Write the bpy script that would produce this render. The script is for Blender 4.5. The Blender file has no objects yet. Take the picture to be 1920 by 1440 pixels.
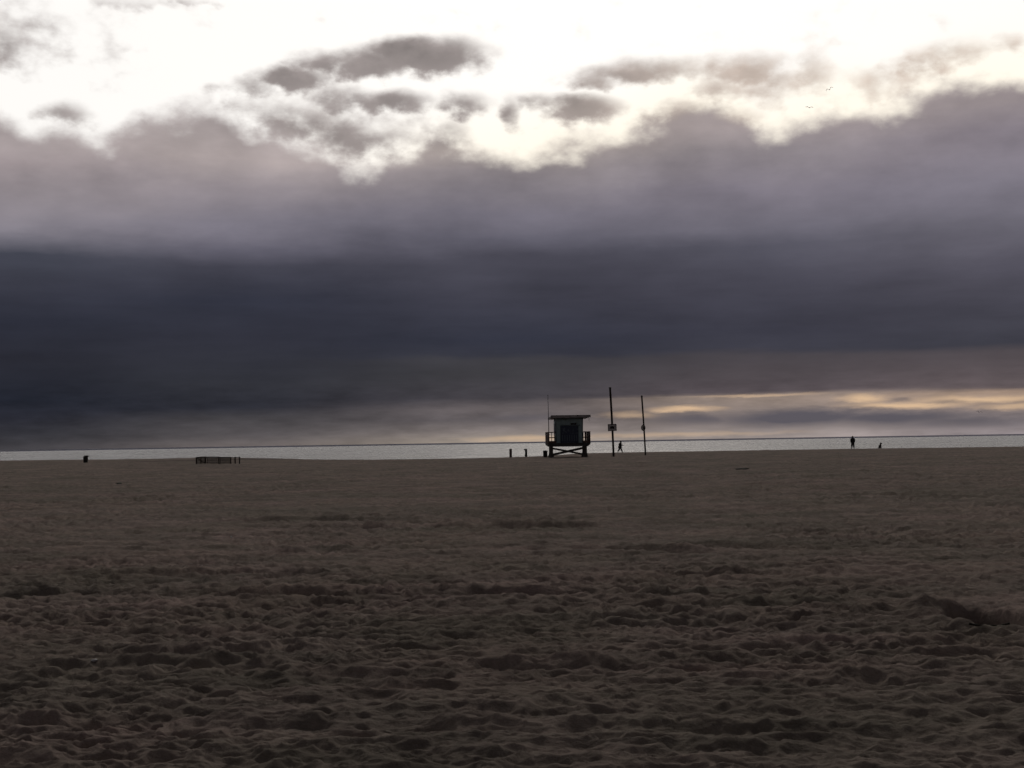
import bpy, bmesh, math, random
import numpy as np
from mathutils import Matrix, Vector

random.seed(7)
rng = np.random.default_rng(11)
sc = bpy.context.scene
C = sc.collection
R = math.radians

# ------------------------------------------------------------------ camera
F = 2500.0                     # focal length in photo pixels (1920 wide)
CAM_H = 1.55                   # eye above the sand at the lifeguard tower
PITCH, ROLL = R(2.49), R(-0.915)
cam_d = bpy.data.cameras.new('camera')
cam_d.sensor_width = 36.0
cam_d.lens = 36.0 * F / 1920.0
cam_d.clip_start = 0.1
cam_d.clip_end = 120000.0
cam = bpy.data.objects.new('camera', cam_d)
C.objects.link(cam)
CROT = Matrix.Rotation(R(90) + PITCH, 3, 'X') @ Matrix.Rotation(ROLL, 3, 'Z')
cam.matrix_world = Matrix.Translation((0, 0, CAM_H)) @ CROT.to_4x4()
sc.camera = cam


def pdir(px, py):
    """direction in the world of a photo pixel"""
    return (CROT @ Vector(((px - 960) / F, (720 - py) / F, -1.0))).normalized()


# ------------------------------------------------------------------ light
SUN_EL, SUN_AZ = R(40), R(5)          # azimuth to the right of the view axis (+Y)
sun_d = bpy.data.lights.new('sun', 'SUN')
sun_d.energy = 0.45
sun_d.angle = R(15)
sun_d.color = (1.0, 0.93, 0.85)
sun = bpy.data.objects.new('sun', sun_d)
C.objects.link(sun)
to_sun = Vector((math.cos(SUN_EL) * math.sin(SUN_AZ), math.cos(SUN_EL) * math.cos(SUN_AZ), math.sin(SUN_EL)))
sun.rotation_euler = to_sun.to_track_quat('Z', 'Y').to_euler()
sun.location = (0, 0, 60)

sc.view_settings.view_transform = 'Standard'
sc.view_settings.look = 'None'
sc.view_settings.exposure = 0.0
sc.view_settings.gamma = 1.0
sc.view_settings.use_curve_mapping = False
sc.render.engine = 'CYCLES'
sc.cycles.use_denoising = True
sc.cycles.use_adaptive_sampling = True
sc.cycles.adaptive_threshold = 0.02
sc.cycles.adaptive_min_samples = 8
sc.cycles.max_bounces = 3
sc.cycles.diffuse_bounces = 2


# ------------------------------------------------------------------ node helper
def lin(c):
    return tuple(((v / 255) / 12.92 if v / 255 <= 0.04045 else ((v / 255 + 0.055) / 1.055) ** 2.4) for v in c)


class S:
    """a node socket with arithmetic"""
    def __init__(self, nt, sock):
        self.nt, self.s = nt, sock

    def _m(self, op, *args, clamp=False):
        n = self.nt.nodes.new('ShaderNodeMath')
        n.operation = op
        n.use_clamp = clamp
        for i, a in enumerate((self,) + args):
            if isinstance(a, S):
                self.nt.links.new(a.s, n.inputs[i])
            else:
                n.inputs[i].default_value = a
        return S(self.nt, n.outputs[0])

    def __add__(self, o): return self._m('ADD', o)
    __radd__ = __add__
    def __sub__(self, o): return self._m('SUBTRACT', o)
    def __rsub__(self, o): return (self * -1.0)._m('ADD', o)
    def __mul__(self, o): return self._m('MULTIPLY', o)
    __rmul__ = __mul__
    def __truediv__(self, o): return self._m('DIVIDE', o)
    def sqrt(self): return self._m('SQRT')
    def pow(self, e): return self._m('POWER', e)
    def max(self, o): return self._m('MAXIMUM', o)
    def min(self, o): return self._m('MINIMUM', o)
    def clamp(self): return self._m('ADD', 0.0, clamp=True)

    def step(self, a, b, lo=0.0, hi=1.0, kind='SMOOTHSTEP'):
        n = self.nt.nodes.new('ShaderNodeMapRange')
        n.interpolation_type = kind
        self.nt.links.new(self.s, n.inputs[0])
        for i, v in zip((1, 2, 3, 4), (a, b, lo, hi)):
            n.inputs[i].default_value = v
        return S(self.nt, n.outputs[0])


def comb(nt, x, y, z):
    n = nt.nodes.new('ShaderNodeCombineXYZ')
    for i, v in enumerate((x, y, z)):
        if isinstance(v, S):
            nt.links.new(v.s, n.inputs[i])
        else:
            n.inputs[i].default_value = v
    return S(nt, n.outputs[0])


def noise(nt, vec, scale, detail=5, rough=0.55, dist=0.0):
    n = nt.nodes.new('ShaderNodeTexNoise')
    nt.links.new(vec.s, n.inputs['Vector'])
    n.inputs['Scale'].default_value = scale
    n.inputs['Detail'].default_value = detail
    n.inputs['Roughness'].default_value = rough
    n.inputs['Distortion'].default_value = dist
    return S(nt, n.outputs['Fac'])


def mixc(nt, fac, a, b, mode='MIX'):
    n = nt.nodes.new('ShaderNodeMix')
    n.data_type = 'RGBA'
    n.blend_type = mode
    for i, v in ((0, fac), (6, a), (7, b)):
        if isinstance(v, S):
            nt.links.new(v.s, n.inputs[i])
        elif i == 0:
            n.inputs[i].default_value = v
        else:
            n.inputs[i].default_value = (*v[:3], 1)
    return S(nt, n.outputs[2])


def ramp(nt, fac, stops, kind='LINEAR'):
    n = nt.nodes.new('ShaderNodeValToRGB')
    cr = n.color_ramp
    cr.interpolation = kind
    stops = sorted(stops, key=lambda s: s[0])
    cr.elements[0].position, cr.elements[0].color = stops[0][0], (*stops[0][1], 1)
    cr.elements[1].position, cr.elements[1].color = stops[-1][0], (*stops[-1][1], 1)
    for p, c in stops[1:-1]:
        e = cr.elements.new(p)
        e.color = (*c, 1)
    nt.links.new(fac.s, n.inputs[0])
    return S(nt, n.outputs[0])


def fcurve(nt, val, pts):
    """pts in 0..1 x 0..1"""
    n = nt.nodes.new('ShaderNodeFloatCurve')
    cv = n.mapping.curves[0]
    cv.points[0].location = pts[0]
    cv.points[1].location = pts[-1]
    for p in pts[1:-1]:
        cv.points.new(*p)
    n.mapping.update()
    nt.links.new(val.s, n.inputs['Value'])
    return S(nt, n.outputs[0])


# ------------------------------------------------------------------ sky
world = bpy.data.worlds.new('World')
sc.world = world
world.use_nodes = True
nt = world.node_tree
nt.nodes.clear()


def se(px, py):
    """sky coordinates of a photo pixel: sine of azimuth and sine of elevation"""
    d = pdir(px, py)
    return d.x / math.hypot(d.x, d.y), d.z


tc = nt.nodes.new('ShaderNodeTexCoord')
sep = nt.nodes.new('ShaderNodeSeparateXYZ')
nt.links.new(tc.outputs['Generated'], sep.inputs[0])
dx, dy, dz = (S(nt, sep.outputs[i]) for i in range(3))
hl = (dx * dx + dy * dy).sqrt().max(0.001)
s_, c_, e_ = dx / hl, dy / hl, dz
n_over = noise(nt, comb(nt, dx * 1.0, dy * 1.0, dz * 1.6 + 2.0), 3.2, 4, 0.55)
front = (c_ + (n_over - 0.5) * 1.1).step(0.0, 0.82)     # 1 towards the sea, 0 inland, with a ragged limit

streak_v = comb(nt, dx * 1.0, dy * 1.0, dz * 6.0)    # flattened, layered noise
puff_v = comb(nt, dx * 1.0, dy * 1.0, dz * 1.7)
n_streak = noise(nt, streak_v, 5.0, 5, 0.6)
n_streak2 = noise(nt, comb(nt, dx, dy, dz * 9.0 + 3.1), 9.0, 4, 0.6)
n_big = noise(nt, comb(nt, dx, dy, dz * 2.5 + 7.7), 7.0, 5, 0.55)
n_puff = noise(nt, puff_v, 22.0, 5, 0.52)
n_puff2 = noise(nt, comb(nt, dx + 4.0, dy, dz * 1.4), 52.0, 4, 0.52)

# the colour of the deck, by elevation, for several azimuths
EMAX = 0.34
COLS = {
    0:    [(0, 170, 160, 160), (230, 168, 158, 157), (300, 160, 149, 151), (360, 146, 138, 143), (420, 135, 130, 139), (452, 105, 103, 113),
           (475, 66, 68, 79), (530, 57, 58, 69), (600, 44, 46, 57), (680, 43, 44, 53), (750, 36, 39, 49), (785, 44, 45, 54), (815, 56, 56, 62), (843, 72, 70, 74)],
    450:  [(0, 170, 160, 160), (230, 166, 156, 155), (290, 165, 154, 153), (350, 142, 134, 139), (420, 122, 118, 129), (462, 92, 90, 102),
           (500, 66, 66, 77), (560, 50, 52, 64), (640, 48, 49, 59), (720, 50, 51, 58), (765, 46, 47, 55), (785, 66, 64, 67), (815, 84, 80, 82), (830, 96, 90, 90), (837, 100, 93, 92)],
    960:  [(0, 168, 158, 156), (280, 168, 157, 152), (320, 142, 134, 137), (400, 116, 112, 123), (445, 96, 94, 106), (480, 74, 73, 84),
           (560, 62, 62, 73), (640, 51, 53, 65), (664, 54, 55, 65), (674, 64, 63, 68), (700, 66, 65, 69), (745, 70, 67, 72), (765, 102, 95, 96), (785, 98, 92, 94), (808, 130, 121, 118), (829, 165, 153, 142)],
    1400: [(0, 170, 158, 154), (230, 160, 149, 149), (280, 142, 134, 138), (350, 126, 120, 130), (420, 105, 102, 113), (455, 80, 79, 90),
           (520, 70, 69, 80), (620, 59, 59, 70), (652, 59, 59, 69), (668, 72, 68, 73), (700, 80, 74, 78), (736, 88, 80, 84), (741, 150, 134, 124), (770, 130, 118, 113), (800, 134, 124, 121), (822, 150, 139, 135)],
    1900: [(0, 165, 152, 150), (190, 146, 136, 138), (240, 134, 126, 134), (340, 126, 121, 132), (420, 108, 105, 116), (500, 82, 80, 91),
           (570, 68, 67, 77), (642, 60, 60, 69), (656, 79, 73, 77), (690, 88, 80, 83), (728, 98, 88, 90), (736, 160, 138, 122), (775, 128, 118, 118), (795, 132, 123, 124), (814, 146, 136, 138)],
}
ee = e_ + (n_streak - 0.5) * 0.016 * e_.step(0.0, 0.06) + (n_big - 0.5) * 0.02 * e_.step(0.09, 0.16)
fac = (ee / EMAX).clamp()
deck = None
prev = None
for px in sorted(COLS):
    col = ramp(nt, fac, [(max(0.0, se(px, y)[1]) / EMAX, lin((r, g, b))) for y, r, g, b in COLS[px]])
    sp = se(px, 500)[0]
    if deck is None:
        deck = col
    else:
        deck = mixc(nt, s_.step(prev, sp), deck, col)
    prev = sp
# soft streaks inside the deck
hz_n = noise(nt, comb(nt, dx, dy, dz * 5.0), 34.0, 5, 0.6)
mod = 1.0 + (n_streak2 - 0.5) * e_.step(0.10, 0.17, 0.42, 0.12) + (n_big - 0.5) * 0.80 + (n_puff - 0.5) * e_.step(0.13, 0.21, 0.0, 0.55) + (hz_n - 0.5) * e_.step(0.03, 0.06, 0.75, 0.0)
deck = mixc(nt, 1.0, deck, comb(nt, mod, mod, mod), 'MULTIPLY')

# the clear band above the deck: physical sky behind a bright veil
sky = nt.nodes.new('ShaderNodeTexSky')
sky.sky_type = 'NISHITA'
sky.sun_disc = False
sky.sun_elevation = SUN_EL
sky.sun_rotation = SUN_AZ
sky.air_density = 1.0
sky.dust_density = 4.0
clear = mixc(nt, 1.0, S(nt, sky.outputs[0]), (0.05, 0.05, 0.05), 'MULTIPLY')
clear = mixc(nt, 0.82, clear, (1.12, 1.09, 1.05))

# upper edge of the deck
EDGE = [(-60, 215), (0, 225), (60, 247), (115, 232), (190, 268), (250, 240), (330, 212), (420, 206), (460, 238), (530, 262), (600, 288),
        (680, 318), (760, 303), (870, 288), (960, 288), (1060, 276), (1150, 266), (1200, 240), (1290, 214), (1380, 226), (1440, 252),
        (1500, 228), (1590, 208), (1660, 216), (1730, 190), (1800, 166), (1900, 156), (1990, 165)]
ep = sorted(se(x, y) for x, y in EDGE)
s0, s1 = ep[0][0], ep[-1][0]
edge = fcurve(nt, s_.step(s0, s1, 0, 1, 'LINEAR'), [((a - s0) / (s1 - s0), b / EMAX) for a, b in ep]) * EMAX
warp = (n_puff - 0.5) * 0.040 + (n_puff2 - 0.5) * 0.016
cov_deck = (edge - e_ + warp).step(-0.011, 0.011)

# torn wisps in the bright band: soft blobs broken up by noise
wx = (n_puff - 0.5) * 0.035
wz = (n_puff2 - 0.5) * 0.016
pv = comb(nt, s_ + wx, e_ + wz, 0.0)


def blob(px, py, rx, ry, amp):
    a, b = se(px, py)
    n1 = nt.nodes.new('ShaderNodeVectorMath'); n1.operation = 'SUBTRACT'
    nt.links.new(pv.s, n1.inputs[0]); n1.inputs[1].default_value = (a, b, 0)
    n2 = nt.nodes.new('ShaderNodeVectorMath'); n2.operation = 'MULTIPLY'
    nt.links.new(n1.outputs[0], n2.inputs[0]); n2.inputs[1].default_value = (F / rx, F / ry, 0)
    n3 = nt.nodes.new('ShaderNodeVectorMath'); n3.operation = 'LENGTH'
    nt.links.new(n2.outputs[0], n3.inputs[0])
    return S(nt, n3.outputs['Value']).step(1.0, 0.0, 0.0, amp)


def union(lst, soft=0.0):
    out = None
    for b in lst:
        v = blob(*b)
        out = v if out is None else (out._m('SMOOTH_MAX', v, soft) if soft else out.max(v))
    return out


WISPS = [(800, 105, 150, 42, 1.35), (660, 122, 150, 38, 1.3), (540, 148, 120, 30, 1.15), (470, 165, 80, 34, 0.9), (880, 110, 60, 36, 0.9),
         (720, 192, 130, 32, 1.15), (860, 196, 75, 34, 1.05), (640, 180, 100, 40, 0.75), (560, 230, 120, 52, 0.92), (690, 262, 140, 52, 0.92),
         (840, 262, 60, 50, 0.85), (640, 200, 90, 34, 0.8), (960, 215, 34, 40, 0.85), (450, 205, 60, 50, 0.7), (120, 218, 70, 30, 0.85),
         (1200, 140, 190, 34, 1.0), (1110, 155, 70, 30, 1.0), (1090, 200, 95, 32, 1.15), (1020, 195, 70, 26, 0.8), (1400, 130, 110, 40, 0.95),
         (1330, 165, 110, 32, 0.8), (1580, 190, 90, 30, 0.6), (1530, 150, 52, 60, 0.72), (1470, 150, 60, 40, 0.6), (1270, 215, 90, 45, 0.95), (1380, 225, 70, 35, 0.8),
         (1640, 180, 70, 40, 0.6), (1760, 104, 120, 38, 0.85), (1765, 60, 28, 60, 0.45), (1910, 78, 70, 30, 0.55), (1690, 120, 80, 40, 0.5),
         (10, 90, 70, 60, 0.8), (80, 55, 170, 80, 0.62), (180, 0, 200, 18, 0.5), (380, 0, 120, 10, 0.4),
         (690, 225, 240, 60, 0.60), (1370, 175, 240, 42, 0.58), (1610, 160, 170, 42, 0.56), (470, 205, 90, 40, 0.7)]
dens = union([(a, b, rx * 1.5, ry * 1.45, k * 0.92) for a, b, rx, ry, k in WISPS], 0.12) + (n_puff - 0.5) * 1.3 + (n_puff2 - 0.5) * 0.9
cov_wisp = dens.step(0.24, 0.98, 0.0, 0.95) * front

wisp_col = mixc(nt, s_.step(-0.05, 0.28), lin((150, 140, 138)), lin((200, 183, 170)))
wm = 1.0 - dens.step(0.6, 1.5, 0.0, 0.32) + (n_puff2 - 0.5) * 0.9
wisp_col = mixc(nt, 1.0, wisp_col, comb(nt, wm, wm, wm), 'MULTIPLY')
clear = mixc(nt, (edge - e_).step(-0.05, 0.0) * s_.step(-0.20, 0.05), clear, (1.10, 1.02, 0.88))
upper = mixc(nt, cov_wisp, clear, wisp_col)

# higher cloud: closes over above the frame and inland
over_col = mixc(nt, n_over.step(0.3, 0.7), (0.028, 0.029, 0.035), (0.078, 0.074, 0.078))
cov_over = (e_ + (n_over - 0.5) * 0.55 * e_.step(0.30, 0.36)).step(0.36, 0.62).max(1.0 - front)
upper = mixc(nt, cov_over, upper, over_col)

cover = cov_deck * front.step(0.0, 0.6)
full = mixc(nt, cov_deck, upper, deck)
full = mixc(nt, front.step(0.0, 0.5), mixc(nt, e_.step(0.05, 0.35), mixc(nt, 0.35, deck, over_col), over_col), full)

# the gap under the deck near the sea horizon: gold light and a low cloud bank
pv = comb(nt, s_ + (hz_n - 0.5) * 0.03, e_ + (hz_n - 0.5) * 0.006 + (n_puff - 0.5) * 0.004, 0.0)
gold = union([(1285, 767, 95, 9, 0.85), (1620, 748, 60, 14, 0.9), (1700, 760, 150, 10, 0.95), (1840, 748, 160, 11, 0.85),
              (1420, 742, 160, 5, 0.45), (1900, 762, 90, 9, 0.6), (1180, 778, 80, 10, 0.4), (990, 822, 170, 8, 0.5), (1270, 815, 300, 7, 0.35)])
full = mixc(nt, (gold * 1.15).clamp(), full, lin((216, 184, 150)))
low = union([(1500, 783, 250, 25, 1.3), (1660, 784, 240, 22, 1.15), (1310, 787, 130, 17, 0.9), (1800, 790, 220, 17, 0.8), (980, 785, 90, 11, 0.5),
             (1780, 752, 40, 7, 0.5), (1690, 749, 30, 6, 0.5)])
full = mixc(nt, (low * 0.95).clamp(), full, lin((92, 88, 95)))

bg = nt.nodes.new('ShaderNodeBackground')
bg.inputs['Strength'].default_value = 1.0
nt.links.new(full.s, bg.inputs['Color'])
wo = nt.nodes.new('ShaderNodeOutputWorld')
nt.links.new(bg.outputs[0], wo.inputs['Surface'])
world.cycles.sampling_method = 'MANUAL'
world.cycles.sample_map_resolution = 1024


# ------------------------------------------------------------------ materials
def mat(name, col, rough=0.8, metal=0.0, var=0.25, scale=6.0, bump=0.0, spec=0.3):
    m = bpy.data.materials.new(name)
    m.use_nodes = True
    t = m.node_tree
    b = t.nodes['Principled BSDF']
    b.inputs['Roughness'].default_value = rough
    b.inputs['Metallic'].default_value = metal
    b.inputs['Specular IOR Level'].default_value = spec
    co = t.nodes.new('ShaderNodeTexCoord')
    v = S(t, co.outputs['Object'])
    n = noise(t, v, scale, 5, 0.6)
    c = mixc(t, n.step(0.3, 0.7), tuple(k * (1 - var) for k in col), tuple(min(1, k * (1 + var)) for k in col))
    t.links.new(c.s, b.inputs['Base Color'])
    if bump:
        bn = t.nodes.new('ShaderNodeBump')
        bn.inputs['Strength'].default_value = bump
        bn.inputs['Distance'].default_value = 0.02
        t.links.new(n.s, bn.inputs['Height'])
        t.links.new(bn.outputs[0], b.inputs['Normal'])
    return m


M = {
    'wall': mat('weathered_blue_paint', (0.27, 0.36, 0.375), 0.6, 0, 0.15, 3, 0.2),
    'trim': mat('dark_trim_paint', (0.10, 0.13, 0.14), 0.6, 0, 0.2, 5),
    'roof': mat('grey_roofing', (0.27, 0.255, 0.255), 0.8, 0, 0.2, 4, 0.2),
    'brown': mat('brown_rail_paint', (0.085, 0.05, 0.042), 0.7, 0, 0.25, 5, 0.2),
    'leg': mat('dark_timber', (0.075, 0.068, 0.06), 0.85, 0, 0.3, 7, 0.3),
    'deck': mat('dark_deck', (0.055, 0.055, 0.055), 0.85, 0, 0.3, 7, 0.3),
    'pole': mat('creosoted_timber', (0.035, 0.026, 0.022), 0.85, 0, 0.3, 6, 0.3),
    'steel': mat('dull_steel', (0.16, 0.15, 0.16), 0.45, 0.6, 0.15, 8),
    'sign': mat('sign_face', (0.42, 0.40, 0.40), 0.5, 0, 0.08, 6),
    'black': mat('black_paint', (0.02, 0.018, 0.017), 0.6, 0, 0.2, 8),
    'bin': mat('black_plastic', (0.016, 0.012, 0.010), 0.5, 0, 0.2, 8),
    'post': mat('brown_timber', (0.10, 0.066, 0.058), 0.85, 0, 0.3, 8, 0.3),
    'skin': mat('skin', (0.35, 0.2, 0.14), 0.55, 0, 0.08, 20),
    'hair': mat('dark_hair', (0.02, 0.015, 0.012), 0.6, 0, 0.3, 40),
    'jacket': mat('black_jacket_cloth', (0.018, 0.016, 0.018), 0.9, 0, 0.25, 12),
    'trouser': mat('dark_trouser_cloth', (0.035, 0.032, 0.035), 0.9, 0, 0.25, 12),
    'shoe': mat('dark_shoe', (0.03, 0.028, 0.026), 0.7, 0, 0.2, 12),
    'eye': mat('eye', (0.03, 0.025, 0.02), 0.2, 0, 0.1, 12),
    'fur': mat('brown_fur', (0.06, 0.045, 0.038), 0.95, 0, 0.35, 14),
    'paper': mat('white_paper', (0.75, 0.75, 0.74), 0.7, 0, 0.05, 8),
    'weed': mat('dry_seaweed', (0.02, 0.017, 0.013), 0.9, 0, 0.3, 20),
    'gull': mat('grey_feathers', (0.10, 0.09, 0.085), 0.8, 0, 0.25, 6),
}

# printed roll-up shutter: dark blue with faint paler bars and patches
m = bpy.data.materials.new('printed_shutter')
m.use_nodes = True
t = m.node_tree
b = t.nodes['Principled BSDF']
b.inputs['Roughness'].default_value = 0.5
co = t.nodes.new('ShaderNodeTexCoord')
sp_ = t.nodes.new('ShaderNodeSeparateXYZ')
t.links.new(co.outputs['Object'], sp_.inputs[0])
ox, oz = S(t, sp_.outputs[0]), S(t, sp_.outputs[2])
bars = (ox * 27.0)._m('SINE').step(0.35, 0.8) * oz.step(0.12, 0.2) * oz.step(0.82, 0.74)
nz = noise(t, S(t, co.outputs['Object']), 3.0, 4, 0.5)
patch = nz.step(0.52, 0.62) * oz.step(0.85, 0.95) * oz.step(1.55, 1.42)
c = mixc(t, (bars * 0.7).max(patch * 0.6), (0.016, 0.026, 0.055), (0.11, 0.15, 0.19))
t.links.new(c.s, b.inputs['Base Color'])
M['shutter'] = m

# sand
m = bpy.data.materials.new('beach_sand')
m.use_nodes = True
t = m.node_tree
b = t.nodes['Principled BSDF']
b.inputs['Roughness'].default_value = 1.0
b.inputs['Specular IOR Level'].default_value = 0.05
ge = t.nodes.new('ShaderNodeNewGeometry')
P = S(t, ge.outputs['Position'])
sp4 = t.nodes.new('ShaderNodeSeparateXYZ')
t.links.new(P.s, sp4.inputs[0])
n1 = noise(t, P, 0.35, 5, 0.55)
n2 = noise(t, P, 7.0, 6, 0.65)
n3 = noise(t, P, 160.0, 3, 0.7)
c = mixc(t, n1.step(0.3, 0.7), (0.222, 0.188, 0.156), (0.256, 0.208, 0.185))
c = mixc(t, n2.step(0.25, 0.75), mixc(t, 1.0, c, (0.78, 0.78, 0.78), 'MULTIPLY'), mixc(t, 1.0, c, (1.16, 1.16, 1.16), 'MULTIPLY'))
n4 = noise(t, comb(t, S(t, sp4.outputs[0]) * 0.35, S(t, sp4.outputs[1]) * 0.9, 0.0), 1.0, 6, 0.75)
c = mixc(t, n4.step(0.32, 0.68), mixc(t, 1.0, c, (0.64, 0.66, 0.64), 'MULTIPLY'), mixc(t, 1.0, c, (1.32, 1.27, 1.27), 'MULTIPLY'))
n5 = noise(t, comb(t, S(t, sp4.outputs[0]) * 0.10, S(t, sp4.outputs[1]) * 0.22, 5.0), 1.0, 5, 0.7)
c = mixc(t, n5.step(0.35, 0.65), mixc(t, 1.0, c, (0.84, 0.87, 0.84), 'MULTIPLY'), mixc(t, 1.0, c, (1.15, 1.08, 1.09), 'MULTIPLY'))
# sand colour darkened in an oval strip on the low rise at the left
strip_q = ((S(t, sp4.outputs[0]) + 34.0) / 13.0)._m('POWER', 2.0) + ((S(t, sp4.outputs[1]) - 168.0) / 22.0)._m('POWER', 2.0)
dark_strip = (strip_q + (n4 - 0.5) * 0.5).step(1.05, 0.75)
c = mixc(t, dark_strip, c, mixc(t, 1.0, c, (0.52, 0.52, 0.54), 'MULTIPLY'))
c = mixc(t, n3.step(0.3, 0.75, 0, 0.5), c, (0.26, 0.22, 0.19))
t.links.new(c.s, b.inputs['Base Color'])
bn = t.nodes.new('ShaderNodeBump')
bn.inputs['Strength'].default_value = 0.9
bn.inputs['Distance'].default_value = 0.03
hh = noise(t, P, 14.0, 6, 0.62)
t.links.new(hh.s, bn.inputs['Height'])
t.links.new(bn.outputs[0], b.inputs['Normal'])
M['sand'] = m

# sea
m = bpy.data.materials.new('sea_water')
m.use_nodes = True
t = m.node_tree
b = t.nodes['Principled BSDF']
ge = t.nodes.new('ShaderNodeNewGeometry')
sx = t.nodes.new('ShaderNodeSeparateXYZ')
t.links.new(ge.outputs['Position'], sx.inputs[0])
X_, Y_ = S(t, sx.outputs[0]), S(t, sx.outputs[1])
far = Y_.step(2600, 4600)
b.inputs['Base Color'].default_value = (0.034, 0.030, 0.036, 1)
b.inputs['IOR'].default_value = 1.33
b.inputs['Specular IOR Level'].default_value = 0.22
b.inputs['Specular Tint'].default_value = (1.0, 0.90, 0.915, 1)
wv = comb(t, X_ * 0.35, Y_, 0.0)
w1 = noise(t, wv, 0.05, 6, 0.62)
w2 = noise(t, comb(t, X_ * 0.06, Y_ * 0.02, 4.0), 0.22, 5, 0.65)
w3 = noise(t, comb(t, X_ * 0.06, Y_ * 0.016, 9.0), 1.0, 5, 0.65)
rg = far.step(0, 1, 0.24, 0.14) + ((w2 - 0.5) * 0.15 + (w3 - 0.5) * 0.3) * (1.0 - far)
t.links.new(rg.s, b.inputs['Roughness'])
w4 = noise(t, comb(t, X_ * 0.075, Y_ * 0.02, 2.0), 1.0, 5, 0.7)
slick = w4.step(0.36, 0.58, 0.32, 0.60) * (1.0 - far) + far * 0.3      # wind slicks and ruffled water
t.links.new(slick.s, b.inputs['Specular IOR Level'])
bn = t.nodes.new('ShaderNodeBump')
bn.inputs['Distance'].default_value = 3.0
t.links.new((0.55 * (1.0 - far)).s, bn.inputs['Strength'])
t.links.new(w1.s, bn.inputs['Height'])
# the wave faces one sees from the shore lean landward
nv = t.nodes.new('ShaderNodeVectorMath')
nv.operation = 'NORMALIZE'
tilt = comb(t, 0.0, far.step(0, 1, -0.155, -0.045) - (w3 - 0.5) * 0.30 * (1.0 - far), 1.0)
t.links.new(tilt.s, nv.inputs[0])
t.links.new(nv.outputs[0], bn.inputs['Normal'])
t.links.new(bn.outputs[0], b.inputs['Normal'])
M['sea'] = m


# ------------------------------------------------------------------ the ground
def hash2(ix, iy, seed):
    h = (ix.astype(np.int64) * 374761393 + iy.astype(np.int64) * 668265263 + seed * 1442695041) & 0xFFFFFFFF
    h = ((h ^ (h >> 13)) * 1274126177) & 0xFFFFFFFF
    h = ((h ^ (h >> 16)) * 2246822519) & 0xFFFFFFFF
    h = h ^ (h >> 15)
    return (h & 0xFFFFFF).astype(np.float64) / 0xFFFFFF


def vnoise(x, y, seed):
    ix, iy = np.floor(x), np.floor(y)
    fx, fy = x - ix, y - iy
    fx, fy = fx * fx * (3 - 2 * fx), fy * fy * (3 - 2 * fy)
    a, b_ = hash2(ix, iy, seed), hash2(ix + 1, iy, seed)
    c_, d_ = hash2(ix, iy + 1, seed), hash2(ix + 1, iy + 1, seed)
    return (a + (b_ - a) * fx) + ((c_ + (d_ - c_) * fx) - (a + (b_ - a) * fx)) * fy - 0.5


def fbm(x, y, seed, octs=4, gain=0.5):
    out, amp = 0.0, 1.0
    for o in range(octs):
        out = out + amp * vnoise(x * 2 ** o + 17.3 * o, y * 2 ** o - 9.1 * o, seed + o)
        amp *= gain
    return out


def smooth(v, a, b_):
    t_ = np.clip((v - a) / (b_ - a), 0, 1)
    return t_ * t_ * (3 - 2 * t_)


def pits(x, y, cell, seed):
    """trodden sand: overlapping scooped prints with sharp rims between them"""
    ix, iy = np.floor(x / cell), np.floor(y / cell)
    best = np.full(x.shape, 9.0)
    dep = np.zeros(x.shape)
    for ox in (-1, 0, 1):
        for oy in (-1, 0, 1):
            cx, cy = ix + ox, iy + oy
            jx, jy = hash2(cx, cy, seed), hash2(cx, cy, seed + 1)
            a = hash2(cx, cy, seed + 2) * math.pi
            sz = 0.7 + 0.7 * hash2(cx, cy, seed + 3)
            ux, uy = x / cell - (cx + jx), y / cell - (cy + jy)
            ca, sa = np.cos(a), np.sin(a)
            u, v = (ux * ca + uy * sa), (-ux * sa + uy * ca) * 1.55
            d = (u * u + v * v) / (sz * sz)
            k = d < best
            best = np.where(k, d, best)
            dep = np.where(k, 0.35 + 0.65 * hash2(cx, cy, seed + 4), dep)
    return -dep * np.clip(1 - best / 0.42, 0, 1) ** 0.9


def base_scalar_z(y):
    """beach profile along the view, metres, before the fall to the sea"""
    return -0.65 * (1 - smooth(np.asarray(y, float), 6, 118)) - 0.003 * np.maximum(np.asarray(y, float) - 125, 0)


CREST = [(0, 19.6), (120, 19.9), (300, 20.8), (370, 20.5), (440, 21.2), (500, 23.0), (560, 26.3), (640, 28.0), (700, 28.6), (800, 29.0), (900, 29.2),
         (940, 28.4), (1010, 27.3), (1050, 25.0), (1075, 23.8), (1110, 23.0), (1162, 22.6), (1300, 22.8), (1600, 22.6), (1700, 23.0), (1900, 23.8)]
ys = np.linspace(60, 320, 2600)
offs = F * (CAM_H - base_scalar_z(ys)) / ys
cx_, cy_ = [], []
for px, off in CREST:
    yy = float(np.interp(-off, -offs, ys))
    cx_.append((px - 960) / F * yy)
    cy_.append(yy)
o_ = np.argsort(cx_)
cx_, cy_ = np.array(cx_)[o_], np.array(cy_)[o_]
SEA_Z = -2.9


def ground_base(x, y):
    x, y = np.asarray(x, float), np.asarray(y, float)
    yc = np.interp(x, cx_, cy_)
    z = base_scalar_z(np.minimum(y, yc + 2))
    fall = np.maximum(y - yc, 0)
    return np.maximum(z - 0.11 * np.sqrt(fall * fall + 4) + 0.22, -7.0)


def on_ground(px, py):
    d = pdir(px, py)
    ts = np.linspace(4, 320, 40000)
    x, y, z = d.x * ts, d.y * ts, CAM_H + d.z * ts
    k = np.argmax(z <= ground_base(x, y))
    if k == 0:
        k = np.argmin(np.abs(z - ground_base(x, y)))
    return Vector((x[k], y[k], float(ground_base(x[k], y[k]))))


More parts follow.
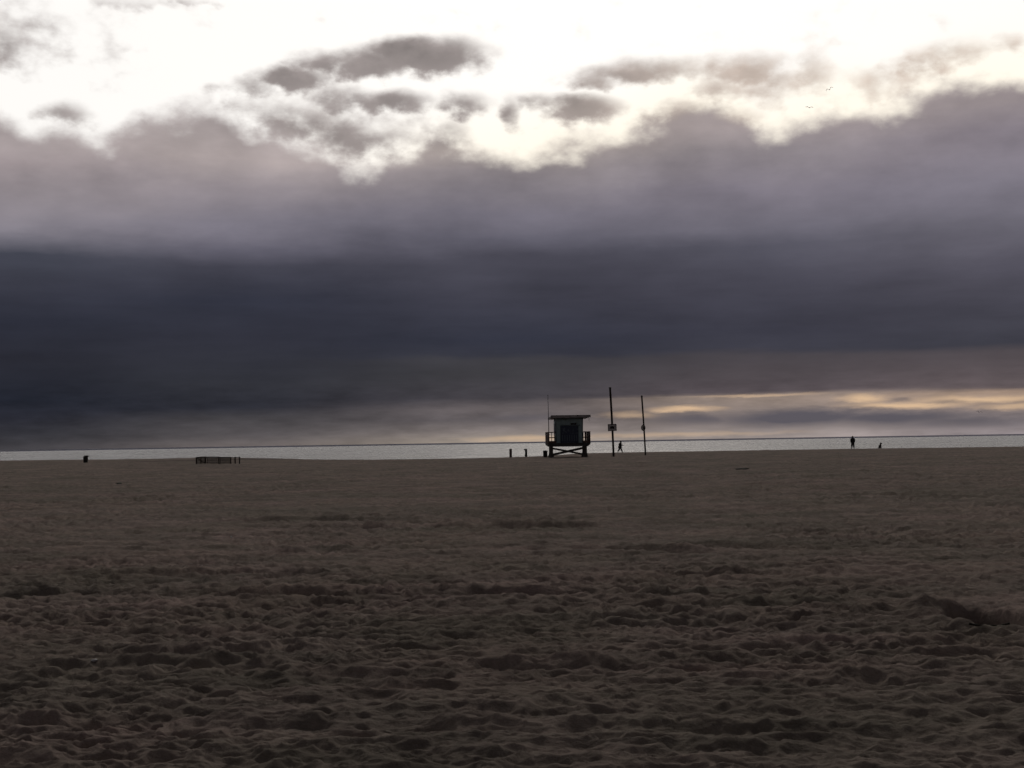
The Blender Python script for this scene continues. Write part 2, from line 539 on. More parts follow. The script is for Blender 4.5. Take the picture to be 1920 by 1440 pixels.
RUTS = [((0, 1108), (720, 1109), 0.05), ((800, 1106), (1330, 1110), 0.065), ((0, 1243), (480, 1245), 0.04), ((900, 1244), (1500, 1242), 0.038),
        ((0, 1352), (1000, 1360), 0.045), ((1020, 1358), (1700, 1364), 0.03), ((1000, 1402), (1460, 1412), 0.03), ((420, 972), (780, 971), 0.07),
        ((430, 986), (1100, 984), 0.06), ((1120, 1022), (1560, 1024), 0.06), ((1240, 1072), (1480, 1073), 0.05), ((700, 1280), (870, 1276), 0.06),
        ((1000, 1025), (1320, 1032), 0.07), ((0, 1176), (420, 1178), 0.035), ((1150, 1132), (1560, 1128), 0.05), ((1530, 1270), (1680, 1272), 0.06)]
RUTW = [(on_ground(*a), on_ground(*b_), d) for a, b_, d in RUTS]
MOUNDS = [(on_ground(1650, 1142), 0.75, 0.28, 0.085), (on_ground(1752, 1141), 0.36, 0.24, 0.17), (on_ground(1250, 1140), 1.2, 0.5, 0.05)]
HOLE = on_ground(1848, 1158)


def ground(x, y):
    z = ground_base(x, y)
    d = np.hypot(x, y)
    near = 1 - 0.3 * smooth(d, 45, 120)
    beach = 1 - smooth(y, np.interp(x, cx_, cy_) - 6, np.interp(x, cx_, cy_) + 4)
    wxx = x + 0.10 * fbm(x * 3, y * 3, 5, 2)
    wyy = y + 0.10 * fbm(x * 3, y * 3, 55, 2)
    tread = 0.55 + 0.9 * (fbm(x * 0.28, y * 0.28, 91, 3) + 0.25)
    h = 0.105 * pits(wxx / 1.7, wyy, 0.27, 3) + 0.070 * pits(wxx / 1.7 + 3.3, wyy + 1.7, 0.145, 33)
    nr_ = d < 40
    h[nr_] += 0.028 * pits(wxx[nr_] / 1.6 + 1.3, wyy[nr_] + 7.7, 0.082, 133)
    h = h * np.clip(tread, 0.55, 1.3)
    h = h + 0.07 * fbm(x * 0.35, y * 0.8, 21, 3) + 0.040 * fbm(x * 2.2, y * 3.2, 71, 3) + 0.012 * fbm(x * 11, y * 11, 77, 2)
    # raking of the beach along the shore
    h = h + 0.012 * np.sin(y * 5.2 + 3.0 * fbm(x * 0.35, y * 0.35, 44, 3)) * (0.5 + fbm(x * 0.3, y * 0.5, 45, 2))
    # long low furrows left by the beach rake, lying along the shore
    h = h + 0.05 * fbm(x * 0.16, y * 2.3, 145, 3) + 0.03 * fbm(x * 0.6, y * 6.0, 146, 2)
    wob = 0.10 * fbm(x * 0.8, y * 0.5, 61, 2)
    brk = 0.75 + 0.8 * fbm(x * 1.3, y * 0.6, 62, 2)
    for a, b_, dep in RUTW:
        L = math.hypot(b_.x - a.x, b_.y - a.y)
        ux, uy = (b_.x - a.x) / L, (b_.y - a.y) / L
        al = (x - a.x) * ux + (y - a.y) * uy
        ac = -(x - a.x) * uy + (y - a.y) * ux + wob
        k = smooth(al, -0.6, 0.4) * (1 - smooth(al, L - 0.4, L + 0.6))
        w = 0.085 + 0.005 * a.y
        prof = -np.exp(-(ac / w) ** 2) + 0.9 * np.exp(-((ac - 2.0 * w) / (0.8 * w)) ** 2)
        h = h + dep * 1.5 * k * prof * brk
    for p, rx, ry, hh_ in MOUNDS:
        q = ((x - p.x) / rx) ** 2 + ((y - p.y) / ry) ** 2
        h = h + hh_ * np.exp(-q) * (1 + 0.9 * fbm(x * 3.5, y * 3.5, 63, 3))
    q = ((x - HOLE.x) / 0.46) ** 2 + ((y - HOLE.y) / 0.85) ** 2
    q = q * (1 + 0.5 * fbm(x * 4, y * 4, 64, 2))
    h = h - 0.60 * (1 - smooth(q, 0.55, 1.15)) + 0.05 * np.exp(-((np.sqrt(q) - 1.35) / 0.25) ** 2)
    h = h * near * beach
    # low dune ridge on the left, behind the little fence
    h = h + 0.16 * np.exp(-((x + 33) / 7.5) ** 2 - ((y - 152) / 16) ** 2)
    h = h + 0.10 * beach * fbm(x * 0.06, y * 0.09, 65, 3) * smooth(d, 30, 80)
    return z + h


def obj(name, me, m=None, parent=None, smooth_=False):
    o = bpy.data.objects.new(name, me)
    C.objects.link(o)
    if m:
        me.materials.append(M[m])
    if smooth_:
        for p in me.polygons:
            p.use_smooth = True
    if parent:
        o.parent = parent
    return o


def build_sand():
    fine = np.linspace(-R(25), R(25), 860)
    outer = np.linspace(R(25), R(335), 150)[1:-1]
    th = np.concatenate([fine, outer])
    inv = np.linspace(1 / 7.0, 1 / 48.0, 760)
    r1 = 1 / inv
    r0 = np.geomspace(0.8, 7.0, 26)[:-1]
    r2 = np.geomspace(48, 270, 330)[1:]
    r3 = np.geomspace(270, 4000, 24)[1:]
    rr = np.concatenate([r0, r1, r2, r3])
    nr, nc = len(rr), len(th)
    X = (rr[:, None] * np.sin(th)[None, :]).ravel()
    Y = (rr[:, None] * np.cos(th)[None, :]).ravel()
    Z = ground(X, Y)
    co_ = np.stack([X, Y, Z], 1)
    co_ = np.vstack([co_, [[0, 0, float(ground(np.array([0.0]), np.array([0.0]))[0])]]])
    i, j = np.meshgrid(np.arange(nr - 1), np.arange(nc), indexing='ij')
    j2 = (j + 1) % nc
    q = np.stack([i * nc + j, i * nc + j2, (i + 1) * nc + j2, (i + 1) * nc + j], -1).reshape(-1, 4)[:, ::-1]
    jj = np.arange(nc)
    tri = np.stack([np.full(nc, nr * nc), (jj + 1) % nc, jj], -1)[:, ::-1]
    me = bpy.data.meshes.new('beach')
    me.vertices.add(len(co_))
    me.vertices.foreach_set('co', co_.ravel())
    loops = np.concatenate([q.ravel(), tri.ravel()]).astype(np.int32)
    me.loops.add(len(loops))
    me.loops.foreach_set('vertex_index', loops)
    st = np.concatenate([np.arange(len(q)) * 4, len(q) * 4 + np.arange(len(tri)) * 3]).astype(np.int32)
    me.polygons.add(len(st))
    me.polygons.foreach_set('loop_start', st)
    me.polygons.foreach_set('use_smooth', np.ones(len(st), bool))
    me.update(calc_edges=True)
    me.validate()
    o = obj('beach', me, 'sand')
    o['kind'] = 'structure'
    o['label'] = 'wide trodden brown sand beach running down to the sea'
    return o


build_sand()

bm = bmesh.new()
xs = [-60000, -3000, 3000, 60000]
yv = [120, 1500, 9000, 90000]
grid = [[bm.verts.new((x, y, SEA_Z)) for x in xs] for y in yv]
for i in range(3):
    for j in range(3):
        bm.faces.new((grid[i][j], grid[i][j + 1], grid[i + 1][j + 1], grid[i + 1][j]))
me = bpy.data.meshes.new('sea')
bm.to_mesh(me)
bm.free()
o = obj('sea', me, 'sea')
o['kind'] = 'structure'
o['label'] = 'pale grey ocean under the cloud'


def gz(x, y):
    return float(ground(np.array([float(x)]), np.array([float(y)]))[0])


# ------------------------------------------------------------------ mesh helpers
class MB:
    def __init__(self):
        self.bm = bmesh.new()

    def box(self, x0, x1, y0, y1, z0, z1, bevel=0.0):
        mtx = Matrix.Translation(((x0 + x1) / 2, (y0 + y1) / 2, (z0 + z1) / 2)) @ Matrix.Diagonal((x1 - x0, y1 - y0, z1 - z0, 1))
        r = bmesh.ops.create_cube(self.bm, size=1, matrix=mtx)
        if bevel:
            es = {e for v in r['verts'] for e in v.link_edges}
            bmesh.ops.bevel(self.bm, geom=list(es), offset=bevel, segments=1, affect='EDGES')
        return self

    def beam(self, a, b_, w, h):
        """rectangular bar from a to b"""
        a, b_ = Vector(a), Vector(b_)
        L = (b_ - a).length
        q = (b_ - a).to_track_quat('Z', 'Y').to_matrix().to_4x4()
        mtx = Matrix.Translation((a + b_) / 2) @ q @ Matrix.Diagonal((w, h, L, 1))
        bmesh.ops.create_cube(self.bm, size=1, matrix=mtx)
        return self

    def tube(self, a, b_, r0, r1=None, seg=14):
        a, b_ = Vector(a), Vector(b_)
        r1 = r0 if r1 is None else r1
        L = (b_ - a).length
        q = (b_ - a).to_track_quat('Z', 'Y').to_matrix().to_4x4()
        bmesh.ops.create_cone(self.bm, cap_ends=True, segments=seg, radius1=r0, radius2=r1, depth=L, matrix=Matrix.Translation((a + b_) / 2) @ q)
        return self

    def lathe(self, prof, seg=24, at=(0, 0, 0)):
        rings = []
        for r, z in prof:
            rings.append([self.bm.verts.new((at[0] + r * math.cos(2 * math.pi * k / seg), at[1] + r * math.sin(2 * math.pi * k / seg), at[2] + z)) for k in range(seg)])
        for u, v in zip(rings, rings[1:]):
            for k in range(seg):
                self.bm.faces.new((u[k], u[(k + 1) % seg], v[(k + 1) % seg], v[k]))
        self.bm.faces.new(rings[0][::-1])
        self.bm.faces.new(rings[-1])
        return self

    def prism(self, poly, y0, y1):
        """xz polygon pushed along y"""
        a = [self.bm.verts.new((x, y0, z)) for x, z in poly]
        b_ = [self.bm.verts.new((x, y1, z)) for x, z in poly]
        n = len(poly)
        self.bm.faces.new(a)
        self.bm.faces.new(b_[::-1])
        for k in range(n):
            self.bm.faces.new((a[(k + 1) % n], a[k], b_[k], b_[(k + 1) % n]))
        return self

    def ball(self, c, rx, ry, rz, seg=14):
        bmesh.ops.create_uvsphere(self.bm, u_segments=seg, v_segments=max(6, seg // 2 + 2), radius=1,
                                  matrix=Matrix.Translation(c) @ Matrix.Diagonal((rx, ry, rz, 1)))
        return self

    def build(self, name, m, parent=None, smooth_=False):
        bmesh.ops.recalc_face_normals(self.bm, faces=self.bm.faces)
        me = bpy.data.meshes.new(name)
        self.bm.to_mesh(me)
        self.bm.free()
        return obj(name, me, m, parent, smooth_)


def tag(o, label, cat, group=None):
    o['label'] = label
    o['category'] = cat
    if group:
        o['group'] = group
    return o


def thing(name, label, cat, loc, rz=0.0, group=None):
    o = bpy.data.objects.new(name, None)
    o.empty_display_size = 0.2
    C.objects.link(o)
    o.location = loc
    o.rotation_euler = (0, 0, rz)
    return tag(o, label, cat, group)


def spot(px, py):
    """point of the finished sand under a photo pixel, taking the bumps into account"""
    p = on_ground(px, py)
    return Vector((p.x, p.y, gz(p.x, p.y)))


# ------------------------------------------------------------------ lifeguard tower
p = spot(1068, 857)
K = F / p.y                                   # photo pixels per metre there
DEPTH = 4.2
yaw = R(2.2)
tw = thing('lifeguard_tower', 'pale blue lifeguard tower on low timber legs with flat overhanging roof', 'lifeguard tower',
           (p.x, p.y, p.z), yaw)
HW = 2.08
zf, zs = 1.27, 1.03                            # deck top and underside
# deck
MB().prism([(-HW + .24, zs), (HW - .24, zs), (HW, zs + .2), (HW, zs + .3), (-HW, zs + .3), (-HW, zs + .2)], 0.0, DEPTH).build('deck_frame', 'deck', tw)
for k in range(14):
    y0 = 0.0 + k * DEPTH / 14
    MB().box(-HW - .03, HW + .03, y0 + .008, y0 + DEPTH / 14 - .008, zs + .302, zs + .34).build('deck_plank', 'deck', tw)
zd = zs + .34
# legs, feet and braces
for lx in (-1.72, 1.62):
    for ly in (0.25, 2.6):
        lg = MB().box(lx - .12, lx + .12, ly - .12, ly + .12, -.25, zs - .002, .01).build('leg', 'leg', tw)
        MB().prism([(lx - .23, -.2), (lx + .23, -.2), (lx + .17, .18), (lx + .125, .42), (lx - .125, .42), (lx - .17, .18)], ly - .13, ly + .13).build('foot', 'leg', lg)
    MB().box(lx - .1, lx + .1, -.1, DEPTH + .1, -.16, .07, .01).build('skid', 'leg', tw)
for ly in (0.10, 2.75):
    MB().beam((-1.64, ly, .88), (1.55, ly - .012, .22), .045, .16).build('cross_brace', 'leg', tw)
    MB().beam((-1.64, ly + .06, .22), (1.55, ly + .06, .88), .045, .16).build('cross_brace', 'leg', tw)
# railing
zr = 2.43
RT = .07
for sx_ in (-1, 1):
    for py_ in (0.06, DEPTH / 2, DEPTH - .06):
        MB().box(sx_ * (HW - .05) - .06, sx_ * (HW - .05) + .06, py_ - .06, py_ + .06, zd - .01, zr - .003).build('rail_post', 'brown', tw)
    MB().box(sx_ * (HW - .05) - .07, sx_ * (HW - .05) + .07, 0.002, DEPTH, zr, zr + RT).build('top_rail', 'brown', tw)
    MB().box(sx_ * (HW - .05) - .02, sx_ * (HW - .05) + .02, .125, (DEPTH - .125 if sx_ < 0 else DEPTH * .45), zd + .004, zr - .004).build('side_board', 'brown', tw)
MB().box(HW - .08, HW - .02, DEPTH / 2 + .065, DEPTH - .125, 1.88, 1.96).build('mid_rail', 'brown', tw)
x_c0, x_c1 = -1.28, 1.39                       # cabin sides
for (a, b_, balls) in ((-HW + .115, x_c0 - .02, (-1.45,)), (x_c1 + .02, HW - .115, (1.56, 1.76))):
    for yy in (.06, DEPTH - .06):
        MB().box(a, b_, yy - .035, yy + .035, zr - .005, zr + RT - .004).build('top_rail', 'brown', tw)
        MB().box(a, b_, yy - .025, yy + .025, 1.88, 1.97).build('mid_rail', 'brown', tw)
        MB().box(a, b_, yy - .015, yy + .015, zd + .004, 1.60).build('kick_board', 'brown', tw)
        for bx in balls:
            MB().box(bx - .03, bx + .03, yy + .03, yy + .075, zd - .01, zr - .01).build('baluster', 'brown', tw)
# cabin, a little wider at the top
y_c0, y_c1 = .35, 3.2
zt = 3.86
cab = bmesh.new()
lo = [(x_c0 + .06, y_c0 + .03, zd + .002), (x_c1 - .09, y_c0 + .03, zd + .002), (x_c1 - .09, y_c1, zd + .002), (x_c0 + .06, y_c1, zd + .002)]
zc = zt - .06
hi = [(x_c0, y_c0, zc), (x_c1, y_c0, zc), (x_c1, y_c1, zc - .04), (x_c0, y_c1, zc - .04)]
vl = [cab.verts.new(v) for v in lo]
vh = [cab.verts.new(v) for v in hi]
cab.faces.new(vl[::-1])
cab.faces.new(vh)
for k in range(4):
    cab.faces.new((vl[k], vl[(k + 1) % 4], vh[(k + 1) % 4], vh[k]))
mb = MB()
mb.bm.free()
mb.bm = cab
cabin = mb.build('cabin_wall', 'wall', tw)
MB().beam((x_c0 + .03, y_c0 + .006, zd + .02), (x_c0 - .012, y_c0 - .012, zt - .04), .09, .05).build('corner_trim', 'trim', cabin)
MB().beam((x_c1 - .06, y_c0 + .006, zd + .02), (x_c1 + .004, y_c0 - .012, zt - .04), .12, .05).build('corner_trim', 'trim', cabin)
MB().box(x_c0 - .02, x_c1 + .02, y_c0 - .05, y_c0 - .004, zt - .16, zt - .03).build('eave_trim', 'trim', cabin)
for wy in (1.0, 2.1):
    w_ = MB().box(x_c0 - .03, x_c0 + .06, wy, wy + .8, 2.35, 3.25).build('side_shutter', 'shutter', tw)
    MB().box(x_c0 - .05, x_c0 - .032, wy - .05, wy + .85, 3.26, 3.32).build('shutter_hood', 'trim', w_)
# printed shutter in the wall, its frame and the small name plate
sh = MB().box(-.80, .90, -.03, .02, 0, 1.68).build('door_shutter', 'shutter', tw)
sh.location = (0, y_c0 - .012, zd + .02)
MB().box(-.86, -.80, -.05, .02, 0, 1.76).build('door_frame', 'trim', sh)
MB().box(.90, .96, -.05, .02, 0, 1.76).build('door_frame', 'trim', sh)
MB().box(-.80, 1.12, -.06, .02, 1.682, 1.76).build('door_lintel', 'trim', sh)
pl = MB().box(.18, .55, y_c0 - .05, y_c0 + .02, 3.18, 3.33).build('name_plate', 'black', tw)
MB().box(.56, .74, y_c0 - .07, y_c0 + .02, 3.14, 3.36).build('alarm_box', 'black', tw)
# roof, sloping down to the sea
rf = bmesh.new()
yf, yb = -.35, DEPTH + .15
zA, zB = zt - .02, zt - .10
pts = [(-1.78, yf, zA), (2.06, yf, zA + .05), (2.06, yb, zB + .05), (-1.78, yb, zB)]
a_ = [rf.verts.new(v) for v in pts]
b__ = [rf.verts.new((x + (.03 if x > 0 else 0), y, z + .20)) for x, y, z in pts]
rf.faces.new(a_[::-1])
rf.faces.new(b__)
for k in range(4):
    rf.faces.new((a_[k], a_[(k + 1) % 4], b__[(k + 1) % 4], b__[k]))
mb = MB()
mb.bm.free()
mb.bm = rf
roof = mb.build('roof', 'roof', tw)
MB().box(-1.80, 2.11, yf - .05, yf - .003, zA + .02, zA + .27).build('fascia', 'roof', roof)
MB().beam((2.03, .5, zA - .01), (2.03, .5, zA - .30), .035, .035).build('roof_hook', 'steel', roof)
# bare flag staff standing at the back rail
fp = MB().tube((-HW + .10, .15, zd), (-HW + .06, .15, 6.05), .045, .026).build('flag_pole', 'steel', tw, True)
MB().ball((-HW + .06, .15, 6.08), .04, .04, .05).build('finial', 'steel', fp, True)
MB().box(-HW + .02, -HW + .16, .08, .21, 2.2, 2.26).build('pole_bracket', 'steel', fp)

# ------------------------------------------------------------------ the two leaning poles
def pole(px0, py0, px1, py1, r0, r1, label):
    p = spot(px0, py0)
    d = pdir(px1, py1)
    top = Vector((d.x, d.y, d.z)) * (p.y / d.y) + Vector((0, 0, CAM_H))
    root = thing('timber_pole', label, 'pole', p, 0, 'tall timber poles beside the lifeguard tower')
    q = top - p
    mb = MB()
    n = 10
    rings = []
    for k in range(n + 1):
        t_ = k / n
        c = q * t_ + Vector((0.02 * math.sin(3 * t_), 0, -0.4 if k == 0 else 0))
        r = r0 + (r1 - r0) * t_
        rings.append([mb.bm.verts.new((c.x + r * math.cos(2 * math.pi * j / 14), c.y + r * math.sin(2 * math.pi * j / 14), c.z)) for j in range(14)])
    for u, v in zip(rings, rings[1:]):
        for j in range(14):
            mb.bm.faces.new((u[j], u[(j + 1) % 14], v[(j + 1) % 14], v[j]))
    mb.bm.faces.new(rings[0][::-1])
    mb.bm.faces.new(rings[-1])
    mb.build('shaft', 'pole', root, True)
    cap = MB().lathe([(r1 + .035, 0), (r1 + .035, .05), (r1 * .6, .09)], 14, q).build('cap', 'black', root)
    return root, p, q


root, p, q = pole(1150.6, 855.5, 1143.8, 727.5, .105, .105, 'taller thicker leaning timber pole with a rectangular sign, nearer the lifeguard tower')
k = p.y / F
c = q * ((855 - 801) / (855.5 - 727.5)) + Vector((0, -.13, 0))
sg = MB().box(-.38, .38, -.02, .01, -.29, .29, .004).build('sign_panel', 'sign', root)
sg.location = c
sg.rotation_euler = (0, R(-1.5), 0)
for a in ((-.43, .43, .29, .345), (-.43, .43, -.345, -.29)):
    MB().box(a[0], a[1], -.035, .012, a[2], a[3]).build('sign_frame', 'black', sg)
for a in ((-.43, -.38), (.38, .43)):
    MB().box(a[0], a[1], -.035, .012, -.288, .288).build('sign_frame', 'black', sg)
MB().prism([(-.21, -.10), (.19, -.13), (.21, .09), (.05, .13), (-.19, .12)], -.03, -.022).build('sign_symbol', 'black', sg)
MB().box(-.2, .2, .012, .04, .1, .16).build('sign_bracket', 'steel', sg)

root, p, q = pole(1210.4, 853.5, 1203.2, 743, .085, .085, 'shorter thinner leaning timber pole with a round sign')
c = q * ((853.5 - 801.5) / (853.5 - 743)) + Vector((-.06, -.12, 0))
ds = MB().lathe([(.24, -.012), (.27, -.012), (.27, .012), (.24, .012)], 28).build('round_sign', 'sign', root)
ds.location = c
ds.rotation_euler = (R(90), 0, R(42))
mb = MB()
seg, rs = 32, 8
vv = [[mb.bm.verts.new(((.28 + .045 * math.cos(2 * math.pi * j / rs)) * math.cos(2 * math.pi * i / seg),
                        (.28 + .045 * math.cos(2 * math.pi * j / rs)) * math.sin(2 * math.pi * i / seg), .035 * math.sin(2 * math.pi * j / rs))) for j in range(rs)] for i in range(seg)]
for i in range(seg):
    for j in range(rs):
        mb.bm.faces.new((vv[i][j], vv[(i + 1) % seg][j], vv[(i + 1) % seg][(j + 1) % rs], vv[i][(j + 1) % rs]))
mb.build('sign_rim', 'black', ds, True)
MB().box(-.03, .17, -.15, .15, .013, .02).build('sign_symbol', 'black', ds)


# ------------------------------------------------------------------ bins and posts
def litter_bin(px, py, w, h, lid_dx, tilt, label):
    p = spot(px, py)
    root = thing('litter_bin', label, 'bin', p, 0, 'black litter bins on the sand')
    r = w / 2
    b_ = MB().lathe([(r * .86, -.05), (r * .88, .05), (r * .92, .06), (r * .93, h * .34), (r * .98, h * .36), (r * .98, h * .40), (r * .95, h * .42),
                     (r * .97, h * .70), (r * 1.0, h * .72), (r * 1.0, h * .76), (r * .98, h * .78), (r, h * .88)], 26).build('barrel', 'bin', root, False)
    ld = MB().lathe([(r * 1.04, 0), (r * 1.10, .02), (r * 1.10, h * .05), (r * .98, h * .12), (r * .5, h * .13)], 26).build('lid', 'bin', root)
    ld.location = (lid_dx, 0, h * .885)
    ld.rotation_euler = (0, tilt, 0)
    MB().box(-r * .16, r * .16, -.02, .02, h * .13, h * .17).build('handle', 'bin', ld)
    return root


litter_bin(1022.4, 856.2, .48, .72, .03, 0, 'black litter bin standing beside the left leg of the lifeguard tower')
litter_bin(160.5, 867, .58, .88, .11, R(4), 'black litter bin with lid askew, alone on the left of the beach')


def post(px, py, w, h, cap, label, m):
    p = spot(px, py)
    root = thing('short_post', label, 'post', p, R(8), 'short posts left of the lifeguard tower')
    MB().prism([(-w / 2, -.3), (w / 2, -.3), (w / 2 * .96, h * .96), (w / 2 * .8, h), (-w / 2 * .8, h), (-w / 2 * .98, h * .96)], -w / 2, w / 2).build('shaft', m, root)
    if cap:
        MB().box(-w * .98, w * .52, -w * .55, w * .55, h - .13, h + .02, .015).build('cap', 'black', root)
        MB().box(-w * .75, -w * .48, -.06, .06, .12, .24, .01).build('bracket', 'black', root)
    else:
        MB().box(-w * .53, w * .53, -w * .53, w * .53, h - .12, h - .06).build('band', 'black', root)
    return root


post(957.6, 857.2, .25, .88, False, 'short brown timber post farthest left of the lifeguard tower', 'post')
post(986.6, 856.4, .22, .84, True, 'short black post with overhanging cap, between the brown post and litter bin', 'black')

# ------------------------------------------------------------------ low fence on the left
pa = spot(368, 870.5)
pb = spot(449.5, 869.5)
fn = thing('low_fence', 'low dark netting fence on uneven posts, on the left of the beach', 'fence', pa)
dirv = (pb - pa)
Lf = dirv.length
ts_ = [(368.3, .62, .09), (377.0, .64, .06), (385.2, .66, .12), (389.5, .67, .06), (410.6, .66, .10), (414.0, .64, .04), (432.8, .65, .10), (441.2, .67, .10), (449.0, .68, .10)]
tops = []
for px, h, w in ts_:
    t_ = (px - 368) / (449.5 - 368)
    c = dirv * t_
    g = gz(pa.x + c.x, pa.y + c.y) - pa.z
    MB().prism([(c.x - w / 2, g - .3), (c.x + w / 2, g - .3), (c.x + w / 2 + random.uniform(-.02, .02), g + h), (c.x - w / 2 + random.uniform(-.02, .02), g + h - .02)],
               c.y - w / 2, c.y + w / 2).build('post', 'pole', fn)
    tops.append((c.x, c.y, g, h))
for i, (u, v) in enumerate(zip(tops, tops[1:])):
    if i in (6, 7):
        MB().beam((u[0], u[1] + .06, u[2] + u[3] - .06), (v[0], v[1] + .06, v[2] + v[3] - .07), .035, .05).build('top_rail', 'pole', fn)
        continue
    MB().beam((u[0], u[1] + .07, u[2] + u[3] - .05), (v[0], v[1] + .07, v[2] + v[3] - .05), .05, .09).build('top_rail', 'pole', fn)
    n = max(3, int((v[0] - u[0]) / .058))
    mb = MB()
    for k in range(1, n):
        t_ = k / n
        x, y, g = u[0] + (v[0] - u[0]) * t_, u[1] + (v[1] - u[1]) * t_ + .03, u[2] + (v[2] - u[2]) * t_
        mb.box(x - .014, x + .014, y - .004, y + .004, g - .02, g + .60)
    for hz in (.12, .3, .46):
        mb.box(u[0], v[0], (u[1] + v[1]) / 2 + .036, (u[1] + v[1]) / 2 + .044, u[2] + hz, u[2] + hz + .02)
    mb.build('netting', 'black', fn)
MB().beam((tops[0][0] + .05, tops[0][1] - .06, tops[0][2] + .55), (tops[2][0], tops[2][1] - .06, tops[2][2] + .05), .05, .07).build('fallen_rail', 'pole', fn)


# ------------------------------------------------------------------ figures
def skin_mesh(name, pts, edges, m, parent, root=0, sub=2, fat=1.0):
    """pts: {key: (x, y, z, radius)}; grows one continuous surface and freezes it"""
    keys = list(pts)
    me = bpy.data.meshes.new(name)
    me.from_pydata([pts[k][:3] for k in keys], [(keys.index(a), keys.index(b_)) for a, b_ in edges], [])
    o = bpy.data.objects.new(name, me)
    C.objects.link(o)
    md = o.modifiers.new('skin', 'SKIN')
    md.use_smooth_shade = True
    sv = me.skin_vertices[0].data
    for i, k in enumerate(keys):
        r = pts[k][3]
        sv[i].radius = (r[0] * fat, r[1] * fat) if isinstance(r, tuple) else (r * fat, r * fat)
        sv[i].use_root = (i == root)
    sd = o.modifiers.new('sub', 'SUBSURF')
    sd.levels = sd.render_levels = sub
    dg = bpy.context.evaluated_depsgraph_get()
    new = bpy.data.meshes.new_from_object(o.evaluated_get(dg))
    o.modifiers.clear()
    o.data = new
    new.materials.clear()
    new.materials.append(M[m])
    for p_ in new.polygons:
        p_.use_smooth = True
    if parent:
        o.parent = parent
    return o


def hand_pts(pts, edges, wrist, fwd, side, pre):
    """palm and five curled fingers after the wrist; fwd along the forearm, side towards the thumb"""
    w, f, s = Vector(wrist), Vector(fwd).normalized(), Vector(side).normalized()
    cu = f.cross(s).normalized()
    palm = w + f * .05
    pts[pre + 'palm'] = (*palm, (.036, .02))
    edges.append((pre + 'wr', pre + 'palm'))
    for i, (o_, L) in enumerate(((.027, .07), (.009, .08), (-.009, .075), (-.026, .06))):
        a = palm + f * .035 + s * o_
        b_ = a + f * L * .5 + cu * .008
        c_ = b_ + f * L * .35 + cu * .03
        for n_, v in zip('abc', (a, b_, c_)):
            pts[f'{pre}f{i}{n_}'] = (*v, .0085)
        edges += [(pre + 'palm', f'{pre}f{i}a'), (f'{pre}f{i}a', f'{pre}f{i}b'), (f'{pre}f{i}b', f'{pre}f{i}c')]
    a = palm - f * .01 + s * .04
    b_ = a + f * .035 + s * .018
    pts[pre + 'ta'] = (*a, .011)
    pts[pre + 'tb'] = (*b_, .009)
    edges += [(pre + 'palm', pre + 'ta'), (pre + 'ta', pre + 'tb')]


